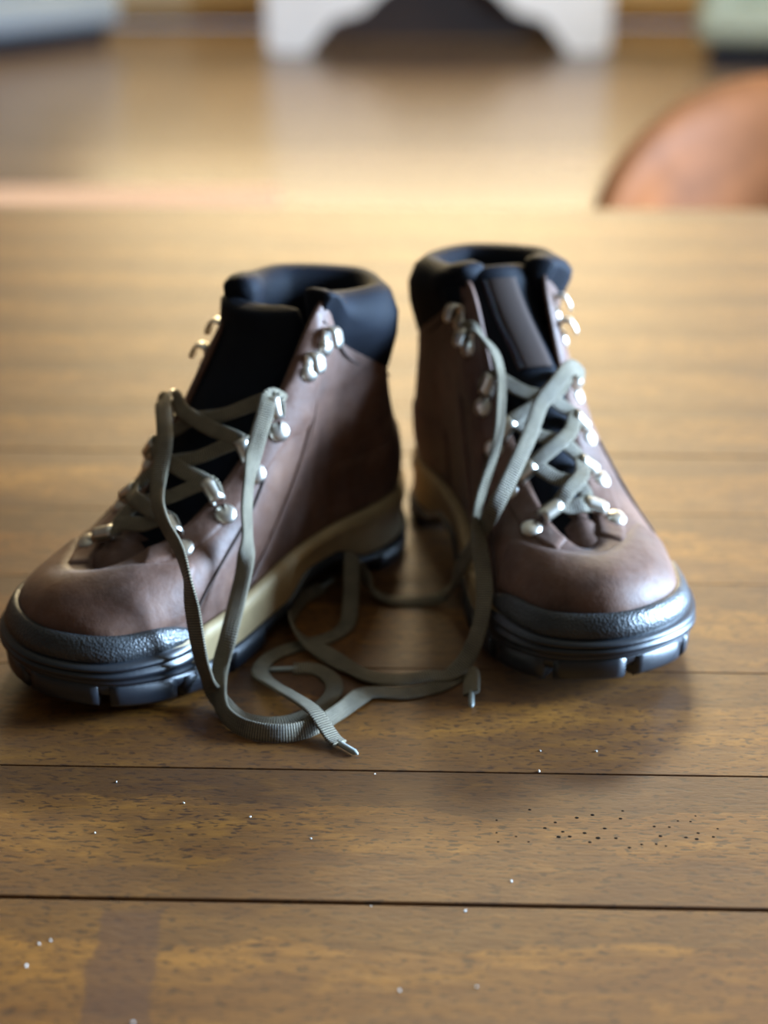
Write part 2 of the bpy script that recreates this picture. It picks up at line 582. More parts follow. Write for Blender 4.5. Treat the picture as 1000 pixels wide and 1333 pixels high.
for xx in (-TW / 2 + 0.07, TW / 2 - 0.07):
    add_box(bm, (xx, (y0t + y1t) / 2, TT - 0.075), (0.024, y1t - y0t - 0.16, 0.09), 0.003)
add_box(bm, (0, (y0t + y1t) / 2, TT - 0.0305), (TW - .03, y1t - y0t - .03, 0.001))
bm_obj('apron', bm, M['dark_wood'], table)
bm = bmesh.new()
add_box(bm, (0, 0, (TT - 0.03) / 2), (0.085, 0.085, TT - 0.03), 0.006)
leg = bm_obj('leg', bm, M['dark_wood'], table)
for k, (sx, yy) in enumerate(((-1, y0t + .07), (1, y0t + .07), (-1, y1t - .07), (1, y1t - .07))):
    o = leg if k == 0 else leg.copy()
    if k:
        C.objects.link(o)
        o.parent = table
    o.location = (sx * (TW / 2 - 0.07), yy, 0)


# ------------------------------------------------------------------ the boots
# stations round the upper: feather point on the sole, topline point, outward and upward handles
ST = [
    # F                      T                      o1     u1     o2     d2
    ((0, .003, .034),        (0, .018, .110),       .012,  .028, .001, -.026),   # 0 heel back
    ((.032, .034, .034),     (.036, .044, .124),    .010,  .032, -.002, -.034),   # 1 lateral heel
    ((.034, .085, .034),     (.035, .080, .146),    .004,  .040, -.002, -.044),   # 2 lateral waist
    ((.040, .118, .033),     (.028, .104, .161),    .003,  .038,  .007, -.034),   # 3 top corner of the facing
    ((.046, .148, .031),     (.024, .139, .116),    .002,  .034,  .012, -.016),   # 4
    ((.049, .180, .029),     (.019, .171, .083),    .001,  .029,  .015, -.010),   # 5 ball
    ((.045, .215, .029),     (.015, .198, .066),    .001,  .027,  .015, -.004),   # 6
    ((.030, .249, .031),     (.009, .216, .060),    .001,  .026,  .014,  .001),   # 7
    ((-.004, .265, .033),    (0, .221, .0575),      .001,  .026,  .020,  .005),   # 8 toe tip
    ((-.034, .252, .031),    (-.009, .216, .060),   .001,  .026,  .014,  .001),   # 9
    ((-.045, .220, .029),    (-.015, .198, .066),   .001,  .027,  .015, -.004),   # 10
    ((-.044, .185, .029),    (-.019, .171, .083),   .001,  .029,  .014, -.010),   # 11
    ((-.037, .150, .031),    (-.024, .139, .116),   .002,  .034,  .010, -.016),   # 12
    ((-.031, .118, .033),    (-.028, .104, .161),   .003,  .038,  .007, -.034),   # 13
    ((-.029, .085, .034),    (-.035, .080, .146),   .004,  .040, -.001, -.044),   # 14
    ((-.030, .034, .034),    (-.036, .044, .124),   .010,  .032, -.002, -.034),   # 15
]
NS = len(ST)
F_ = np.array([s[0] for s in ST])
T_ = np.array([s[1] for s in ST])
_tg = np.roll(F_, -1, 0) - np.roll(F_, 1, 0)
OUT = unit(np.stack([_tg[:, 1], -_tg[:, 0], 0 * _tg[:, 0]], 1))
for _i in range(NS):
    if np.dot(OUT[_i], F_[_i] - np.array([0, .13, .03])) < 0:
        OUT[_i] *= -1
P1_ = np.array([F_[i] + OUT[i] * ST[i][2] + np.array([0, 0, ST[i][3]]) for i in range(NS)])
P2_ = np.array([T_[i] + OUT[i] * ST[i][4] + np.array([0, 0, ST[i][5]]) for i in range(NS)])

T0_, P20_ = T_.copy(), P2_.copy()


def per(A, u):
    """periodic Catmull-Rom through the stations, u in station units"""
    u = np.asarray(u, float)
    i = np.floor(u).astype(int)
    t_ = (u - i)[..., None]
    p0, p1, p2, p3 = A[(i - 1) % NS], A[i % NS], A[(i + 1) % NS], A[(i + 2) % NS]
    return 0.5 * (2 * p1 + (p2 - p0) * t_ + (2 * p0 - 5 * p1 + 4 * p2 - p3) * t_ ** 2 + (3 * p1 - p0 - 3 * p2 + p3) * t_ ** 3)


def S(u, t_):
    u, t_ = np.broadcast_arrays(np.asarray(u, float), np.asarray(t_, float))
    a, b, c_, d = per(F_, u), per(P1_, u), per(P2_, u), per(T_, u)
    t_ = t_[..., None]
    return a * (1 - t_) ** 3 + 3 * b * t_ * (1 - t_) ** 2 + 3 * c_ * t_ ** 2 * (1 - t_) + d * t_ ** 3


def Nrm(u, t_):
    e = 1e-3
    du = S(np.asarray(u) + e, t_) - S(np.asarray(u) - e, t_)
    dt = S(u, np.asarray(t_) + e) - S(u, np.asarray(t_) - e)
    return unit(np.cross(du, dt))


_chk = np.dot(Nrm(2.0, .3), OUT[2])
NSG = 1.0 if _chk > 0 else -1.0


def Sn(u, t_, off):
    return S(u, t_) + NSG * Nrm(u, t_) * np.asarray(off)[..., None]


def spring(y):
    y = np.asarray(y, float)
    return 0.013 * np.clip((y - .175) / .09, 0, None) ** 2 + 0.004 * np.clip((.03 - y) / .03, 0, 1) ** 2


def outline(u, off):
    """sole outline: the feather line pushed outwards in plan"""
    p = per(F_, u)
    d = per(F_, np.asarray(u) + .02) - per(F_, np.asarray(u) - .02)
    n = unit(np.stack([d[..., 1], -d[..., 0], 0 * d[..., 0]], -1))
    s = 1.0 if np.dot(n.reshape(-1, 3)[0], p.reshape(-1, 3)[0] - np.array([0, .13, .03])) > 0 else -1.0
    return p, s * n


def patch(name, u0, u1, ta, tb, off, mat, parent, nu=40, nv=12, sub=None):
    """a leather panel laid over the upper, its edges turned down onto the surface below"""
    us = np.linspace(u0, u1, nu)
    rows = []
    for a in np.linspace(0, 1, nu):
        u = u0 + (u1 - u0) * a
        t0, t1 = ta(a), tb(a)
        ts = np.linspace(t0, t1, nv)
        edge = min(1, min(a, 1 - a) * nu / 1.0)
        o = np.full(nv, off) * (0.0 if edge < 0.5 else 1.0)
        o[0] = -0.0005
        o[-1] = -0.0005
        rows.append(Sn(np.full(nv, u), ts, o))
    return grid_obj(name, rows, mat, parent)


def seam(name, us, ts, off, rad, mat, parent):
    path = catmull(Sn(np.array(us, float), np.array(ts, float), np.full(len(us), off)), 6)
    return tube(name, path, rad, mat, parent, 6)


THROAT = {'lat': (3.0, 7.0), 'med': (13.0, 9.0)}
EYE = [0.885, 0.71, 0.54, 0.375]      # where the lace loops sit between facing corner (0) and vamp (1)
HOOK = [0.0, 0.115]


def throat_u(side, f):
    a, b = THROAT[side]
    ys = np.linspace(0, 1, 400)
    us = a + (b - a) * ys
    p = per(T_, us)
    L = np.concatenate([[0], np.cumsum(np.linalg.norm(np.diff(p, axis=0), axis=1))])
    L /= L[-1]
    if f < 0:
        return a - (b - a) * (-f) * 2
    return float(np.interp(f, L, us))


def frame_at(u, t_):
    p = S(u, t_)
    n = NSG * Nrm(u, t_)
    tin = unit(S(u, min(t_ + .02, 1)) - S(u, t_ - .02))
    tin = unit(tin - n * np.dot(tin, n))
    al = np.cross(n, tin)
    return p, n, tin, al


def rivet_grid(c, n, a, b, r, h):
    rows = []
    for k, (rr, hh) in enumerate(((1.0, -.3), (1.02, .25), (.86, .62), (.55, .9), (.2, 1.0), (.02, 1.02))):
        rows.append([c + n * hh * h + r * rr * (math.cos(q) * a + math.sin(q) * b) for q in np.linspace(0, 2 * math.pi, 14, endpoint=False)])
    return np.array(rows)


def lace_loop(u, boot, t_=0.93):
    """a curled steel eyelet: an open roller reaching to the tongue, on a riveted tab"""
    p, n, tin, al = frame_at(u, t_)
    ax = unit(tin * 0.92 + al * 0.0 + n * 0.15)
    c0 = p + n * 0.0044 - tin * 0.002
    rows = []
    for s in np.linspace(0, 0.0115, 5):
        ring = []
        for q in np.linspace(R(-60), R(215), 15):
            d = math.cos(q) * al + math.sin(q) * n
            ring.append(c0 + ax * s + d * 0.0039)
        for q in np.linspace(R(215), R(-60), 15):
            d = math.cos(q) * al + math.sin(q) * n
            ring.append(c0 + ax * s + d * 0.0027)
        rows.append(ring)
    o = grid_obj('lace_loop', rows, M['metal'], boot, wrap_v=True, caps=True)
    rv = p - tin * 0.0082 + n * 0.0008
    grid_obj('rivet', rivet_grid(rv, n, tin, al, 0.0053, 0.0026), M['metal'], o)
    return c0 + ax * 0.006 + n * 0.001, n, tin, al


def lace_hook(u, boot, t_=0.86):
    """a speed hook: riveted plate whose tongue bends up and outwards"""
    p, n, tin, al = frame_at(u, t_)
    path = [p - tin * .006 + n * .0012, p + n * .0014, p + tin * .0035 + n * .003, p + tin * .003 + n * .0075, p - tin * .002 + n * .0092, p - tin * .0058 + n * .0088]
    path = catmull(path, 5)
    Tn = unit(np.gradient(path, axis=0))
    rows = []
    for i, q in enumerate(path):
        nn = np.cross(Tn[i], al)
        wd = 0.0034
        if i > len(path) - 4:
            wd *= (1, .93, .7, .4)[i - (len(path) - 4)]
        rows.append([q + al * wd + nn * .0006, q + al * wd - nn * .0006, q - nn * .0008, q - al * wd - nn * .0006, q - al * wd + nn * .0006, q + nn * .0008])
    o = grid_obj('lace_hook', rows, M['metal'], boot, wrap_v=True, caps=True)
    grid_obj('rivet', rivet_grid(p - tin * .0062 + n * .001, n, tin, al, .0050, .0026), M['metal'], o)
    return p + n * .008, n, tin, al


def make_boot(label, loc, rz, mirror, spread, tongue_top, patch_on, shift, skew):
    global T_, P2_
    T_ = T0_.copy()
    P2_ = P20_.copy()
    for i in range(3, 14):
        h = min(1, max(0, (T0_[i][2] - .055) / .10))
        k = T0_[i][0] * (spread[0] + (spread[1] - spread[0]) * h - 1)
        k += shift[0] + (shift[1] - shift[0]) * h
        T_[i][0] += k
        P2_[i][0] += k * .9
        q = skew * (1 if i < 8 else -1 if i > 8 else 0) * (1 if i not in (3, 13) else .8)
        for A in (T_, P2_):
            A[i][1] += q
            A[i][2] -= q * .75
    boot = thing('hiking_boot', label, 'boot', loc, rz)
    root = boot
    # ---- upper
    nu, nv = 160, 34
    us = np.linspace(0, NS, nu, endpoint=False)
    ts = np.linspace(-0.02, 1, nv)
    G = S(us[:, None], ts[None, :])
    # the edge turns in and down, so the leather reads thick
    E1 = S(us, np.ones(nu)) - NSG * Nrm(us, np.full(nu, .99)) * .0022
    E2 = S(us, np.full(nu, .95)) - NSG * Nrm(us, np.full(nu, .95)) * .0026
    G = np.concatenate([G, E1[:, None], E2[:, None]], 1)
    grid_obj('upper', G, M['leather'], root, wrap_u=True)
    # ---- overlay panels
    # toe vamp cap: over the toe box, edge curving back down to the sole on each side
    sm = lambda x: x * x * (3 - 2 * x)
    for nm, a, b in (('lateral', 3.02, 6.9), ('medial', 12.98, 9.1)):
        # facing: strip along the throat, wide at the top
        patch('facing', a, b, lambda q: .60 + .12 * q - .10 * math.exp(-((q - .05) / .1) ** 2), lambda q: 1.0, .0013, M['leather'], root, 44, 10)
    patch('toe_vamp', 5.75, 10.25, lambda q: .10 + .0 * q, lambda q: .52 + .34 * math.sin(math.pi * q) ** .7, .0012, M['leather'], root, 60, 12)
    patch('heel_counter', -2.1, 2.1, lambda q: .02, lambda q: .36 + .22 * math.sin(math.pi * q) ** 2, .0012, M['leather'], root, 50, 10)
    for s_, k in ((1, 0), (-1, NS)):
        f = lambda q: k + s_ * q
        # ankle seam: leaves the facing under the hooks, turns down and runs forward to the sole
        for o_ in (0, .10):
            seam('seam', [f(3.95 - o_), f(3.5 - o_), f(3.2 - o_), f(3.15 - o_), f(3.4 - o_), f(3.9 - o_), f(4.4 - o_)], [.93, .80, .64, .50, .34, .18, .05], .0003, .0011, M['leather'], root)
        seam('seam', [f(3.0), f(2.5), f(1.8), f(1.0), f(.4), f(0.02)], [.915, .90, .89, .88, .87, .87], .0002, .0006, M['thread'], root)
        seam('seam', [f(4.3), f(4.6), f(5.1), f(5.4), f(5.6), f(5.7)], [.62, .52, .40, .28, .15, .04], .0004, .0008, M['thread'], root)
    # ---- padded collar, from facing corner round the heel to the other corner
    us = np.linspace(13.05 - NS, 2.95, 70)
    p = S(us, np.full(70, 1.0))
    pin, on = outline(us, 0)
    d = unit(np.stack([per(T_, us + .05)[:, 1] - per(T_, us - .05)[:, 1], -(per(T_, us + .05)[:, 0] - per(T_, us - .05)[:, 0]), np.zeros(70)], 1))
    d *= np.sign(np.sum(d * (p - np.array([0, .06, 0]))[:, :3] * np.array([1, 1, 0]), 1))[:, None]
    e = np.clip(np.minimum(np.arange(70), np.arange(70)[::-1]) / 7.0, 0, 1)
    back = np.exp(-((us) / 1.0) ** 2)
    front = np.clip((np.abs(us) - 1.6) / 1.3, 0, 1) ** 1.5
    top = .1630 - .003 * back + .0105 * front - .004 * (1 - e) ** 2          # rim height
    rows = []
    for i in range(70):
        h = top[i] - p[i][2]
        k = .75 + .35 * math.sqrt(e[i])
        prof = [(-.0015, -.012), (.0012, -.003), (.0036 * k + .001, h * .30), (.0042 * k + .001, h * .60), (.0016 * k, h * .88), (-.0035 * k, h), (-.0095 * k, h * .96),
                (-.0135 * k, h * .74), (-.0145 * k, h * .3), (-.0125 * k, -.012), (-.009 * k, -.032), (-.006 * k, -.06), (-.005, -.085)]
        rows.append([p[i] + d[i] * o_ + np.array([0, 0, z_]) for o_, z_ in prof])
    grid_obj('collar', rows, M['fabric'], root, caps=True)
    # insole
    us = np.linspace(0, NS, 60, endpoint=False)
    pf, n_ = outline(us, 0)
    ins = [tuple(a - b * .004 + np.array([0, 0, .006])) for a, b in zip(pf, n_)]
    mesh_obj('insole', ins, [tuple(range(60))], M['lining'], root, smooth=False)
    # ---- tongue: padded, passes under the laces and stands above the facing
    cl = catmull([(0, .226, .047), (0, .212, .058), (0, .194, .065), (0, .169, .083), (0, .139, .114), ((shift[0] + shift[1]) / 2 + tongue_top[0] * .5, .115 + tongue_top[1] * .4, .145 + tongue_top[2] * .4), (shift[1] + tongue_top[0] * .85, .106 + tongue_top[1] * .8, .161 + tongue_top[2] * .8), (shift[1] + tongue_top[0], .104 + tongue_top[1], .172 + tongue_top[2])], 6)
    tn = unit(np.gradient(cl, axis=0))
    rows = []
    for i, q in enumerate(cl):
        a = i / (len(cl) - 1)
        nn = np.cross(np.array([1.0, 0, 0]), tn[i])
        if nn[2] < 0 and nn[1] < 0:
            nn = -nn
        nn = nn if nn[1] > 0 else -nn
        wd = np.interp(a, [0, .2, .6, .85, .96, 1], [.010 * spread[0], .016 * spread[0], .024 * (spread[0] + spread[1]) / 2, .027, .024, .014])
        th = np.interp(a, [0, .3, .7, .9, .97, 1], [.003, .004, .0065, .008, .007, .003])
        ring = []
        for qd in np.linspace(0, 2 * math.pi, 24, endpoint=False):
            cx, sy = math.cos(qd), math.sin(qd)
            cx = math.copysign(abs(cx) ** .8, cx)
            sy = math.copysign(abs(sy) ** .8, sy)
            sag = -(cx * cx) * wd * (.22 + .25 * a)
            ring.append(q + np.array([1.0, 0, 0]) * cx * wd + nn * (sy * th + sag - .001))
        rows.append(ring)
    tg = grid_obj('tongue', rows, M['fabric'], root, wrap_v=True, caps=True)
    # leather gusset folded over the foot of the tongue
    rows = []
    for i in range(3, int(len(cl) * .30)):
        nn = np.cross(np.array([1.0, 0, 0]), tn[i])
        nn = nn if nn[1] > 0 else -nn
        k = .0115 * (spread[0] + .15) * (1 - .25 * i / (len(cl) * .30))
        rows.append([cl[i] + np.array([1.0, 0, 0]) * x_ * k + nn * (.0030 + o_ - .0030 * x_ * x_ + .0006 * math.sin(i * 1.7)) for x_, o_ in ((-1.1, -.003), (-1, .0), (-.6, .0004), (-.2, .0012), (.2, .0012), (.6, .0004), (1, 0), (1.1, -.003))])
    grid_obj('tongue_gusset', rows, M['leather'], tg)
    # leather patch on the tongue
    if patch_on:
        rows = []
        for i in range(int(len(cl) * .60), int(len(cl) * .90)):
            nn = np.cross(np.array([1.0, 0, 0]), tn[i])
            nn = nn if nn[1] > 0 else -nn
            a = i / (len(cl) - 1)
            th = np.interp(a, [0, .3, .7, .9, .97, 1], [.003, .004, .0065, .008, .007, .003])
            rows.append([cl[i] + np.array([1.0, 0, 0]) * x_ + nn * (th * (1 - .15 * (x_ / .012) ** 2) + o_ - (x_ * x_) * 10) for x_, o_ in
                         ((-.0095, -.002), (-.009, .0006), (-.005, .0008), (0, .0008), (.005, .0008), (.009, .0006), (.0095, -.002))])
        grid_obj('tongue_patch', rows, M['leather_shaded'], tg)
    # ---- midsole
    us = np.linspace(0, NS, 120, endpoint=False)
    pf, n_ = outline(us, 0)
    sp = spring(pf[:, 1])
    arch = np.clip(1.5 * (1 - np.abs(pf[:, 1] - .098) / .036), 0, 1)
    arch = arch * arch * (3 - 2 * arch)
    rows = []
    for i in range(120):
        b = pf[i] * np.array([1, 1, 0])
        zt = pf[i][2] + .004
        heel = math.exp(-((pf[i][1]) / .06) ** 2) * .004
        zb = .0115 + sp[i] + .0100 * arch[i]
        rows.append([b + n_[i] * o_ + np.array([0, 0, z_]) for o_, z_ in
                     ((-.012, zb), (.004, zb), (.0055, zb + .003), (.0050, zb * .4 + zt * .6), (.0062, zt - .006), (.0058, zt - .002 + heel), (.0030, zt + heel), (-.002, zt - .003 + heel), (-.012, zt - .004))])
    grid_obj('midsole', rows, M['midsole'], root, wrap_u=True)
    # ---- outsole: slab with a raised arch, heel block and toe that wraps up
    rows = []
    for i in range(120):
        b = pf[i] * np.array([1, 1, 0])
        zl = .0045 + sp[i] + .0105 * arch[i]
        zt = .0125 + sp[i] + .0100 * arch[i]
        rows.append([b + n_[i] * o_ + np.array([0, 0, z_]) for o_, z_ in
                     ((-.02, zl), (.003, zl), (.0055, zl + .0015), (.0072, zt - .003), (.0066, zt), (.004, zt + .0006), (-.012, zt))])
    V = np.array(rows).reshape(-1, 3)
    f = grid_faces(120, 7, wrap_u=True)
    f.append(tuple(i * 7 for i in range(120)))
    ob = mesh_obj('outsole', V, f, M['rubber'], root)
    # perimeter lugs, none under the arch
    uu = np.linspace(0, NS, 1200, endpoint=False)
    pp, nn_ = outline(uu, 0)
    Ls = np.concatenate([[0], np.cumsum(np.linalg.norm(np.diff(pp, axis=0), axis=1))])
    pos = np.arange(.004, Ls[-1] - .02, .0335)
    for s0 in pos:
        ys = []
        for s1 in np.linspace(0, .0290, 9):
            i = int(np.searchsorted(Ls, (s0 + s1) % Ls[-1])) % 1200
            ys.append(i)
        if any(abs(pp[i][1] - .098) < .030 for i in ys):
            continue
        rows = []
        for i in ys:
            b = pp[i] * np.array([1, 1, 0])
            sz = float(spring(pp[i][1]))
            rows.append([b + nn_[i] * o_ + np.array([0, 0, z_ + sz]) for o_, z_ in ((-.013, .006), (-.011, .0), (.0055, .0), (.0072, .0022), (.0076, .0105), (.006, .0118), (-.004, .0118))])
        grid_obj('lug', rows, M['rubber'], ob, wrap_v=True, caps=True)
    # ---- toe rand: pebbled bumper over moulded ridges
    us = np.linspace(5.4, 10.4, 84)
    pf, n_ = outline(us, 0)
    rows, rows2 = [], []
    for i, u in enumerate(us):
        a = i / 83
        k = min(1, min(a, 1 - a) / .17)
        k = math.sin(k * math.pi / 2) ** .8
        sz = float(spring(pf[i][1]))
        b = pf[i] * np.array([1, 1, 0])
        zf = pf[i][2]
        zb = .0112 + sz
        z = lambda q: zb + (zf + .001 - zb) * q
        ring = []
        for q, o_ in ((0, .0060), (.10, .0078), (.24, .0086), (.33, .0072), (.38, .0086), (.46, .0100), (.60, .0098), (.68, .0080), (.72, .0078), (.78, .0096), (.90, .0094), (.98, .0072), (1.05, .0060)):
            ring.append(b + n_[i] * (o_ * (.45 + .55 * k)) + np.array([0, 0, z(q) * 1]))
        rows.append(ring)
        tt = np.linspace(-.02, .40, 200)
        prof = S(np.full(200, u), tt)
        zs = prof[:, 2]
        ztop = zf + .002 + .0095 * k
        t1 = float(np.interp(ztop, zs, tt))
        t0 = float(np.interp(zf + .001, zs, tt))
        tl = np.array([t0, t0 + (t1 - t0) * .12, t0 + (t1 - t0) * .4, t0 + (t1 - t0) * .7, t0 + (t1 - t0) * .93, t1, t1 - .004])
        ol = np.array([.0055, .0068, .0060, .0046, .0036, .0020, -.001]) * (.5 + .5 * k)
        rows2.append(Sn(np.full(7, u), tl, ol))
    grid_obj('toe_bumper', rows, M['rubber'], root, caps=True)
    grid_obj('toe_rand', rows2, M['rubber_pebble'], root, caps=True)
    # ---- hardware and laces
    pts = {}
    for side in ('lat', 'med'):
        for k, f in enumerate(EYE):
            pts[side, k] = lace_loop(throat_u(side, f), root)
        for k, f in enumerate(HOOK):
            pts[side, 10 + k] = lace_hook(throat_u(side, f), root)
    up = unit(np.array([0, .72, .70]))

    def cross(a, b, lift):
        pa, na, ta_, aa = pts[a]
        pb, nb, tb_, ab = pts[b]
        m = (pa + pb) / 2
        m[0] = 0
        return [pa - ta_ * .004, pa + ta_ * .004 + up * .001, m * .6 + pa * .4 + up * (lift + .003), m + up * (lift + .0042), m * .6 + pb * .4 + up * (lift + .003), pb + tb_ * .004 + up * .001, pb - tb_ * .004], \
               [na + up, na + up, up, up, up, nb + up, nb + up]
    P, H = cross(('lat', 0), ('med', 0), -.002)
    ribbon('lace', P, H, .0078, .0017, M['lace'], root)
    for k in range(3):
        P, H = cross(('lat', k), ('med', k + 1), .0)
        ribbon('lace', P, H, .0078, .0017, M['lace'], root)
        P, H = cross(('med', k), ('lat', k + 1), .0022)
        ribbon('lace', P, H, .0078, .0017, M['lace'], root)
    if mirror:
        for o in [boot] + list(boot.children_recursive):
            if o.type == 'MESH':
                me = o.data
                for v_ in me.vertices:
                    v_.co.x = -v_.co.x
                me.flip_normals()
    return boot


def heading(deg):
    return R(180 - deg)


# image left: the wearer's right boot, its inner side turned to the window
boot_a = make_boot('brown leather hiking boot turned to the left, inner side showing, tongue standing open', (.000, .834, TT), heading(37.5), False, (1.18, .94), (.012, .010, -.012), False, (-.005, -.011), .006)
boot_b = make_boot('brown leather hiking boot facing forward with shaded inner side and sunlit outer side', (.042, .890, TT), heading(-16), True, (.80, .78), (-.005, -.008, -.005), True, (-.004, -.006), .0)

# ------------------------------------------------------------------ free laces
# loose lace ends: points in mm from the table's origin, each with the way its flat side looks
UPW, CAMW, RGT, LFT = (0, -.15, 1), (-.2, -.8, .5), (.85, -.48, .2), (-.9, -.3, .3)


def lace_end(boot, pts, looks):
    loc, rz = boot.location, boot.rotation_euler[2]
    inv = (Matrix.Translation(loc) @ Matrix.Rotation(rz, 4, 'Z')).inverted()
    i3 = inv.to_3x3()
    P = [np.array(inv @ Vector((x / 1000, y / 1000, TT + z / 1000))) for x, y, z in pts]
    H = []
    for h, k in looks:
        H += [np.array(i3 @ Vector(h).normalized())] * k
    assert len(H) == len(P), (len(H), len(P))
    o = ribbon('lace_end', P, H, .0084, .0019, M['lace'], boot, 9)
    for v_ in o.data.vertices:
        v_.co.z = max(v_.co.z, .0002)
    path = catmull(P, 9)
    d = unit((path[-1] - path[-4]) * np.array([1, 1, 0]))
    ag = [path[-1] - d * .002, path[-1] + d * .002, path[-1] + d * .010, path[-1] + d * .012]
    tube('aglet', ag, np.array([.0012, .0014, .0014, .0005]), M['aglet'], o, 8)


# left boot: the two long ends that hang from the top loops down to the table
lace_end(boot_a, [(-112.0, 736.0, 108.0), (-110.5, 722.6, 117.2), (-106.8, 697.6, 105.7), (-108.3, 682.1, 93.1), (-106.9, 665.8, 86.1), (-101.4, 649.6, 81.6), (-94.3, 638.0, 75.2), (-89.9, 627.6, 66.6), (-87.8, 623.7, 52.9), (-85.3, 619.2, 35.4),
                  (-83.2, 619.8, 22.1), (-79.2, 624.1, 6.5), (-69.3, 613.2, 2.2), (-58.4, 608.1, 1.2), (-47.0, 607.6, 1.2), (-36.3, 613.6, 1.2), (-27.5, 624.8, 1.4), (-23.8, 637.1, 1.6), (-26.0, 648.3, 1.3), (-34.2, 656.9, 1.2), (-44.6, 657.2, 1.2)],
         [(CAMW, 4), ((-.6, -.6, .5), 1), (LFT, 3), ((-.5, -.8, .3), 3), ((-.2, -.6, .8), 1), (UPW, 9)])
lace_end(boot_a, [(-47.0, 712.4, 118.0), (-54.9, 702.4, 126.5), (-58.0, 693.4, 118.4), (-61.3, 683.5, 108.5), (-63.9, 673.8, 96.6), (-65.2, 666.9, 83.7), (-65.0, 661.9, 69.9), (-66.5, 656.9, 56.1), (-69.9, 647.5, 42.5), (-73.3, 635.6, 30.4),
                  (-77.5, 631.4, 15.0), (-75.8, 615.8, 6.0), (-68.7, 602.8, 4.4), (-57.4, 595.0, 4.4), (-43.4, 593.7, 4.4), (-31.6, 599.5, 4.4), (-20.7, 612.2, 4.4), (-12.3, 625.1, 4.0), (-5.9, 633.2, 2.0), (11.0, 633.5, 1.1), (27.9, 641.2, 1.1), (37.2, 652.7, 1.2), (41.6, 653.0, 2.2),
                  (42.4, 646.8, 2.4), (41.9, 638.5, 1.9), (41.6, 632.6, 1.7)],
         [((.2, -.85, .4), 4), (RGT, 3), ((-.2, -.93, .25), 3), ((-.3, -.9, .3), 1), ((-.4, -.8, .3), 2), ((0, -.92, .35), 2), ((.4, -.85, .3), 2), ((.3, -.6, .7), 1), (UPW, 5), ((-.4, -.2, .9), 3)])
# right boot: one end from the lower hook, one from the outer top loop
lace_end(boot_b, [(40.0, 778.0, 133.0), (43.0, 766.8, 141.0), (48.9, 756.8, 140.5), (55.9, 747.6, 134.4), (59.3, 740.6, 123.6), (58.7, 726.7, 112.1), (56.8, 716.7, 99.5), (52.5, 708.6, 86.2), (48.2, 702.2, 74.4), (46.2, 697.4, 66.0),
                  (47.1, 687.6, 53.8), (49.0, 676.0, 42.6), (48.7, 666.2, 32.8), (45.4, 656.6, 21.0), (39.8, 652.6, 9.0), (31.7, 648.0, 3.2), (22.2, 646.4, 3.4), (7.4, 642.6, 3.5), (-5.5, 645.3, 3.2), (-15.0, 653.3, 3.0), (-26.6, 664.8, 3.8),
                  (-38.5, 677.1, 5.6), (-46.0, 690.4, 6.6), (-47.7, 708.5, 4.8), (-42.3, 729.4, 3.2), (-33.8, 745.0, 1.8)],
         [((-.2, -.8, .5), 2), ((.8, -.5, .3), 4), (RGT, 4), ((.2, -.95, .2), 2), ((-.45, -.8, .4), 3), (UPW, 5), ((-.3, -.5, .8), 1), ((.6, -.5, .6), 1), ((.9, -.3, .3), 3), ((.5, -.2, .8), 1)])
lace_end(boot_b, [(104.0, 762.0, 116.0), (95.9, 747.6, 126.2), (87.7, 735.5, 122.1), (79.1, 727.5, 113.9), (72.8, 715.6, 102.0), (65.3, 702.9, 90.6), (58.6, 694.7, 79.7), (53.0, 691.3, 69.6), (49.0, 695.0, 58.4), (45.5, 699.8, 47.8), (39.3, 710.4, 30.9),
                  (34.3, 731.4, 6.0), (24.3, 730.2, 1.3), (9.1, 728.6, 1.3), (-3.3, 732.7, 3.5), (-11.0, 739.7, 12.0), (-16.5, 739.7, 23.0), (-17.2, 731.2, 20.0), (-17.3, 719.5, 9.5), (-19.1, 702.2, 2.0), (-27.0, 689.2, 1.4), (-39.4, 681.5, 1.4),
                  (-53.1, 672.4, 1.4), (-59.8, 660.5, 1.6), (-60.0, 648.0, 3.5), (-54.0, 634.5, 6.5), (-43.4, 618.4, 9.5), (-33.0, 604.5, 10.4), (-27.0, 597.0, 6.0), (-23.0, 592.2, 2.6), (-20.0, 589.0, 1.8)],
         [((.35, -.8, .5), 7), ((-.2, -.9, .3), 1), ((-.75, -.6, .2), 3), ((-.5, -.3, .8), 1), (UPW, 2), ((0, .3, .95), 1), ((.2, .8, .3), 1), ((.15, -.25, .95), 1), ((.25, -.7, .6), 2), (UPW, 6), ((.4, -.2, .9), 6)])

# ------------------------------------------------------------------ beyond the table
def sweep_panel(name, outline_pts, y0, y1, mat, parent, bevel=0.006):
    """a board cut to an outline in x, z with real thickness in y"""
    bm = bmesh.new()
    vs = [bm.verts.new((x, y0, z)) for x, z in outline_pts]
    f = bm.faces.new(vs)
    r_ = bmesh.ops.extrude_face_region(bm, geom=[f])
    for e in r_['geom']:
        if isinstance(e, bmesh.types.BMVert):
            e.co.y = y1
    bmesh.ops.triangulate(bm, faces=[q for q in bm.faces if len(q.verts) > 4])
    return bm_obj(name, bm, mat, parent)


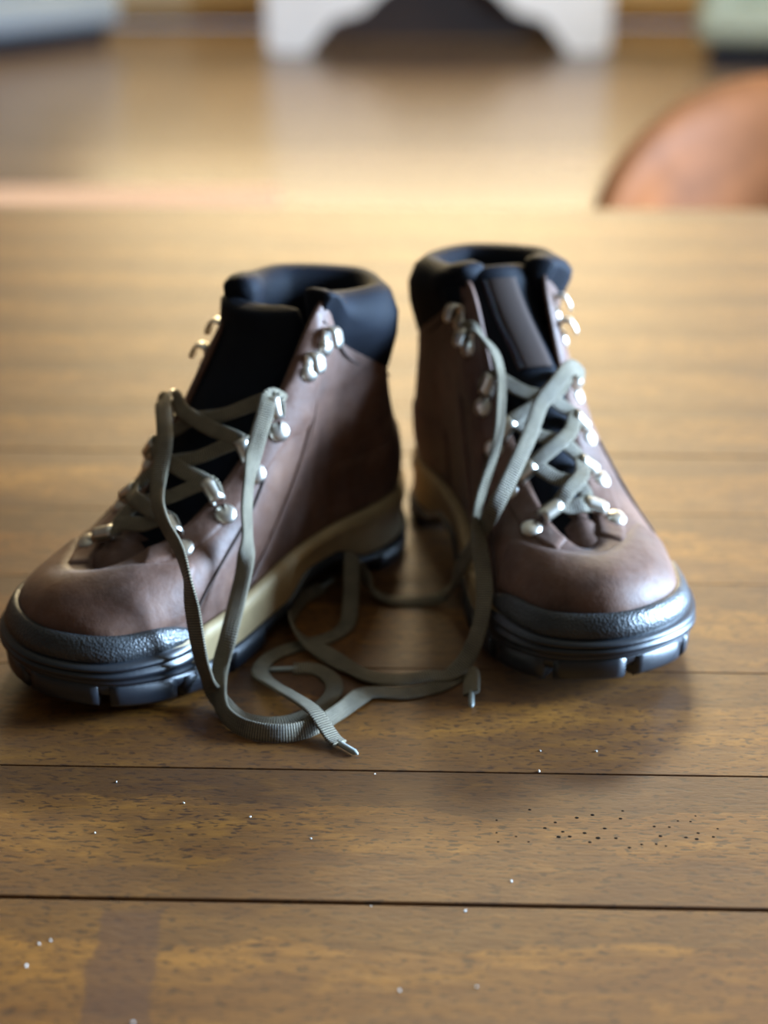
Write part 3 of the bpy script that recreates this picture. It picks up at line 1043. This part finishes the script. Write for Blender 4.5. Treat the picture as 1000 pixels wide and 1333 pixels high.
# white sideboard on bracket feet with an arched apron
SBX, SBY = 0.295, 8.85
sb = thing('sideboard', 'white sideboard with arched apron and broad feet at the back of the room', 'sideboard', (SBX, SBY, 0))
wd, dp = 1.86, 0.46
oh = [(-wd / 2, 0.02), (-wd / 2, .50), (wd / 2, .50), (wd / 2, 0.02), (wd / 2 - .06, 0.0), (wd / 2 - .22, 0.0), (wd / 2 - .30, .10), (wd / 2 - .36, .17), (wd / 2 - .52, .215), (wd / 2 - .62, .31), (.16, .40),
      (-.16, .40), (-wd / 2 + .62, .31), (-wd / 2 + .52, .215), (-wd / 2 + .36, .17), (-wd / 2 + .30, .10), (-wd / 2 + .22, 0.0), (-wd / 2 + .06, 0.0)]
sweep_panel('apron', oh, -dp / 2, -dp / 2 + .05, M['white_paint'], sb)
box_obj('shade_panel', (0, dp / 2 - .02, .26), (wd - .06, .02, .50), M['dark_wood'], sb)  # added dark board standing for the shade under the arch
box_obj('body', (0, .02, .66), (wd - .04, dp - .05, .38), M['white_paint'], sb, .006)
box_obj('top', (0, 0, .87), (wd + .05, dp + .04, .035), M['white_paint'], sb, .008)
for k in range(3):
    d = box_obj('drawer', (-.6 + .6 * k, -dp / 2 + .035, .68), (.56, .03, .30), M['white_paint'], sb, .006)
    box_obj('knob', (-.6 + .6 * k, -dp / 2 + .005, .68), (.03, .035, .03), M['metal'], d, .008)
for sx in (-1, 1):
    box_obj('foot', (sx * (wd / 2 - .10), dp / 2 - .07, .24), (.14, .12, .48), M['white_paint'], sb, .008)


def soft_seat(name, label, cat, loc, rz, wd, dp, mat, base, low):
    t_ = thing(name, label, cat, loc, rz)

    def cushion(nm, c_, s_, bev):
        bm = bmesh.new()
        add_box(bm, c_, s_, bev)
        return bm_obj(nm, bm, mat, t_, True)
    bm = bmesh.new()
    add_box(bm, (0, 0, low + .10), (wd, dp, .20), .06)
    bm_obj('seat_base', bm, mat, t_, True)
    for k in range(2):
        cushion('seat_cushion', (-wd / 4 + .02 + k * (wd / 2 - .04), -.05, low + .27), (wd / 2 - .16, dp - .22, .15), .05)
    cushion('backrest', (0, dp / 2 - .12, low + .42), (wd - .1, .22, .56), .08)
    for sx in (-1, 1):
        cushion('armrest', (sx * (wd / 2 - .09), 0, low + .30), (.18, dp - .04, .40), .07)
    bm = bmesh.new()
    add_box(bm, (0, 0, low / 2 + .005), (wd - .14, dp - .14, low + .01), .01)
    bm_obj('plinth', bm, base, t_)
    return t_


soft_seat('sofa', 'grey-blue upholstered sofa low on a dark plinth, left of the white sideboard', 'sofa', (-2.45, 8.69, 0), R(48), 1.9, .9, M['blue_grey_cloth'], M['navy_cloth'], .09)
soft_seat('armchair', 'sage-grey armchair on a dark plinth, right of the white sideboard', 'armchair', (2.06, 8.3, 0), R(-12), .85, .8, M['sage_cloth'], M['navy_cloth'], .12)

# pale pink rug between the table and the sideboard
rg = box_obj('rug', (-1.10, 4.62, .008), (1.5, 1.1, .014), M['rug'], None, .004)
rg['label'] = 'pale pink rug lying on the floor boards just beyond the table'
rg['category'] = 'rug'

# brown leather tub chair drawn up to the far end of the table
ch = thing('tub_chair', 'brown leather chair with domed back at the far end of the table', 'chair', (0.545, 2.0, 0), R(-4))
rows = []
for th in np.linspace(R(-25), R(205), 45):
    x_ = .27 * math.cos(th)
    top = .60 + .20 * math.sqrt(max(0, 1 - (x_ / .272) ** 2)) * max(0, min(1, .5 + 3 * math.sin(th)))
    d = np.array([math.cos(th), math.sin(th), 0])
    ring = []
    for o_, z_ in ((0, .38), (.012, .44), (.022, .5), (.022, top - .05), (.014, top - .012), (-.004, top), (-.022, top - .012), (-.030, top - .06), (-.034, .5), (-.034, .44), (-.03, .38)):
        ring.append((d[0] * (.26 + o_), d[1] * (.25 + o_), min(z_, top)))
    rows.append(ring)
grid_obj('backrest', rows, M['tan_leather'], ch, caps=True)
bm = bmesh.new()
bmesh.ops.create_cone(bm, cap_ends=True, segments=40, radius1=.235, radius2=.235, depth=.10, matrix=Matrix.Translation((0, 0, .425)))
bmesh.ops.bevel(bm, geom=[e for e in bm.edges if e.calc_length() < .1 and abs(e.verts[0].co.z - e.verts[1].co.z) < .01], offset=.03, segments=3, affect='EDGES')
bm_obj('seat', bm, M['tan_leather'], ch, True)
for sx, sy in ((-1, -1), (1, -1), (-1, 1), (1, 1)):
    tube('leg', [(sx * .15, sy * .15, .40), (sx * .18, sy * .18, .2), (sx * .20, sy * .20, 0)], np.array([.018, .015, .012]), M['dark_wood'], ch, 10)
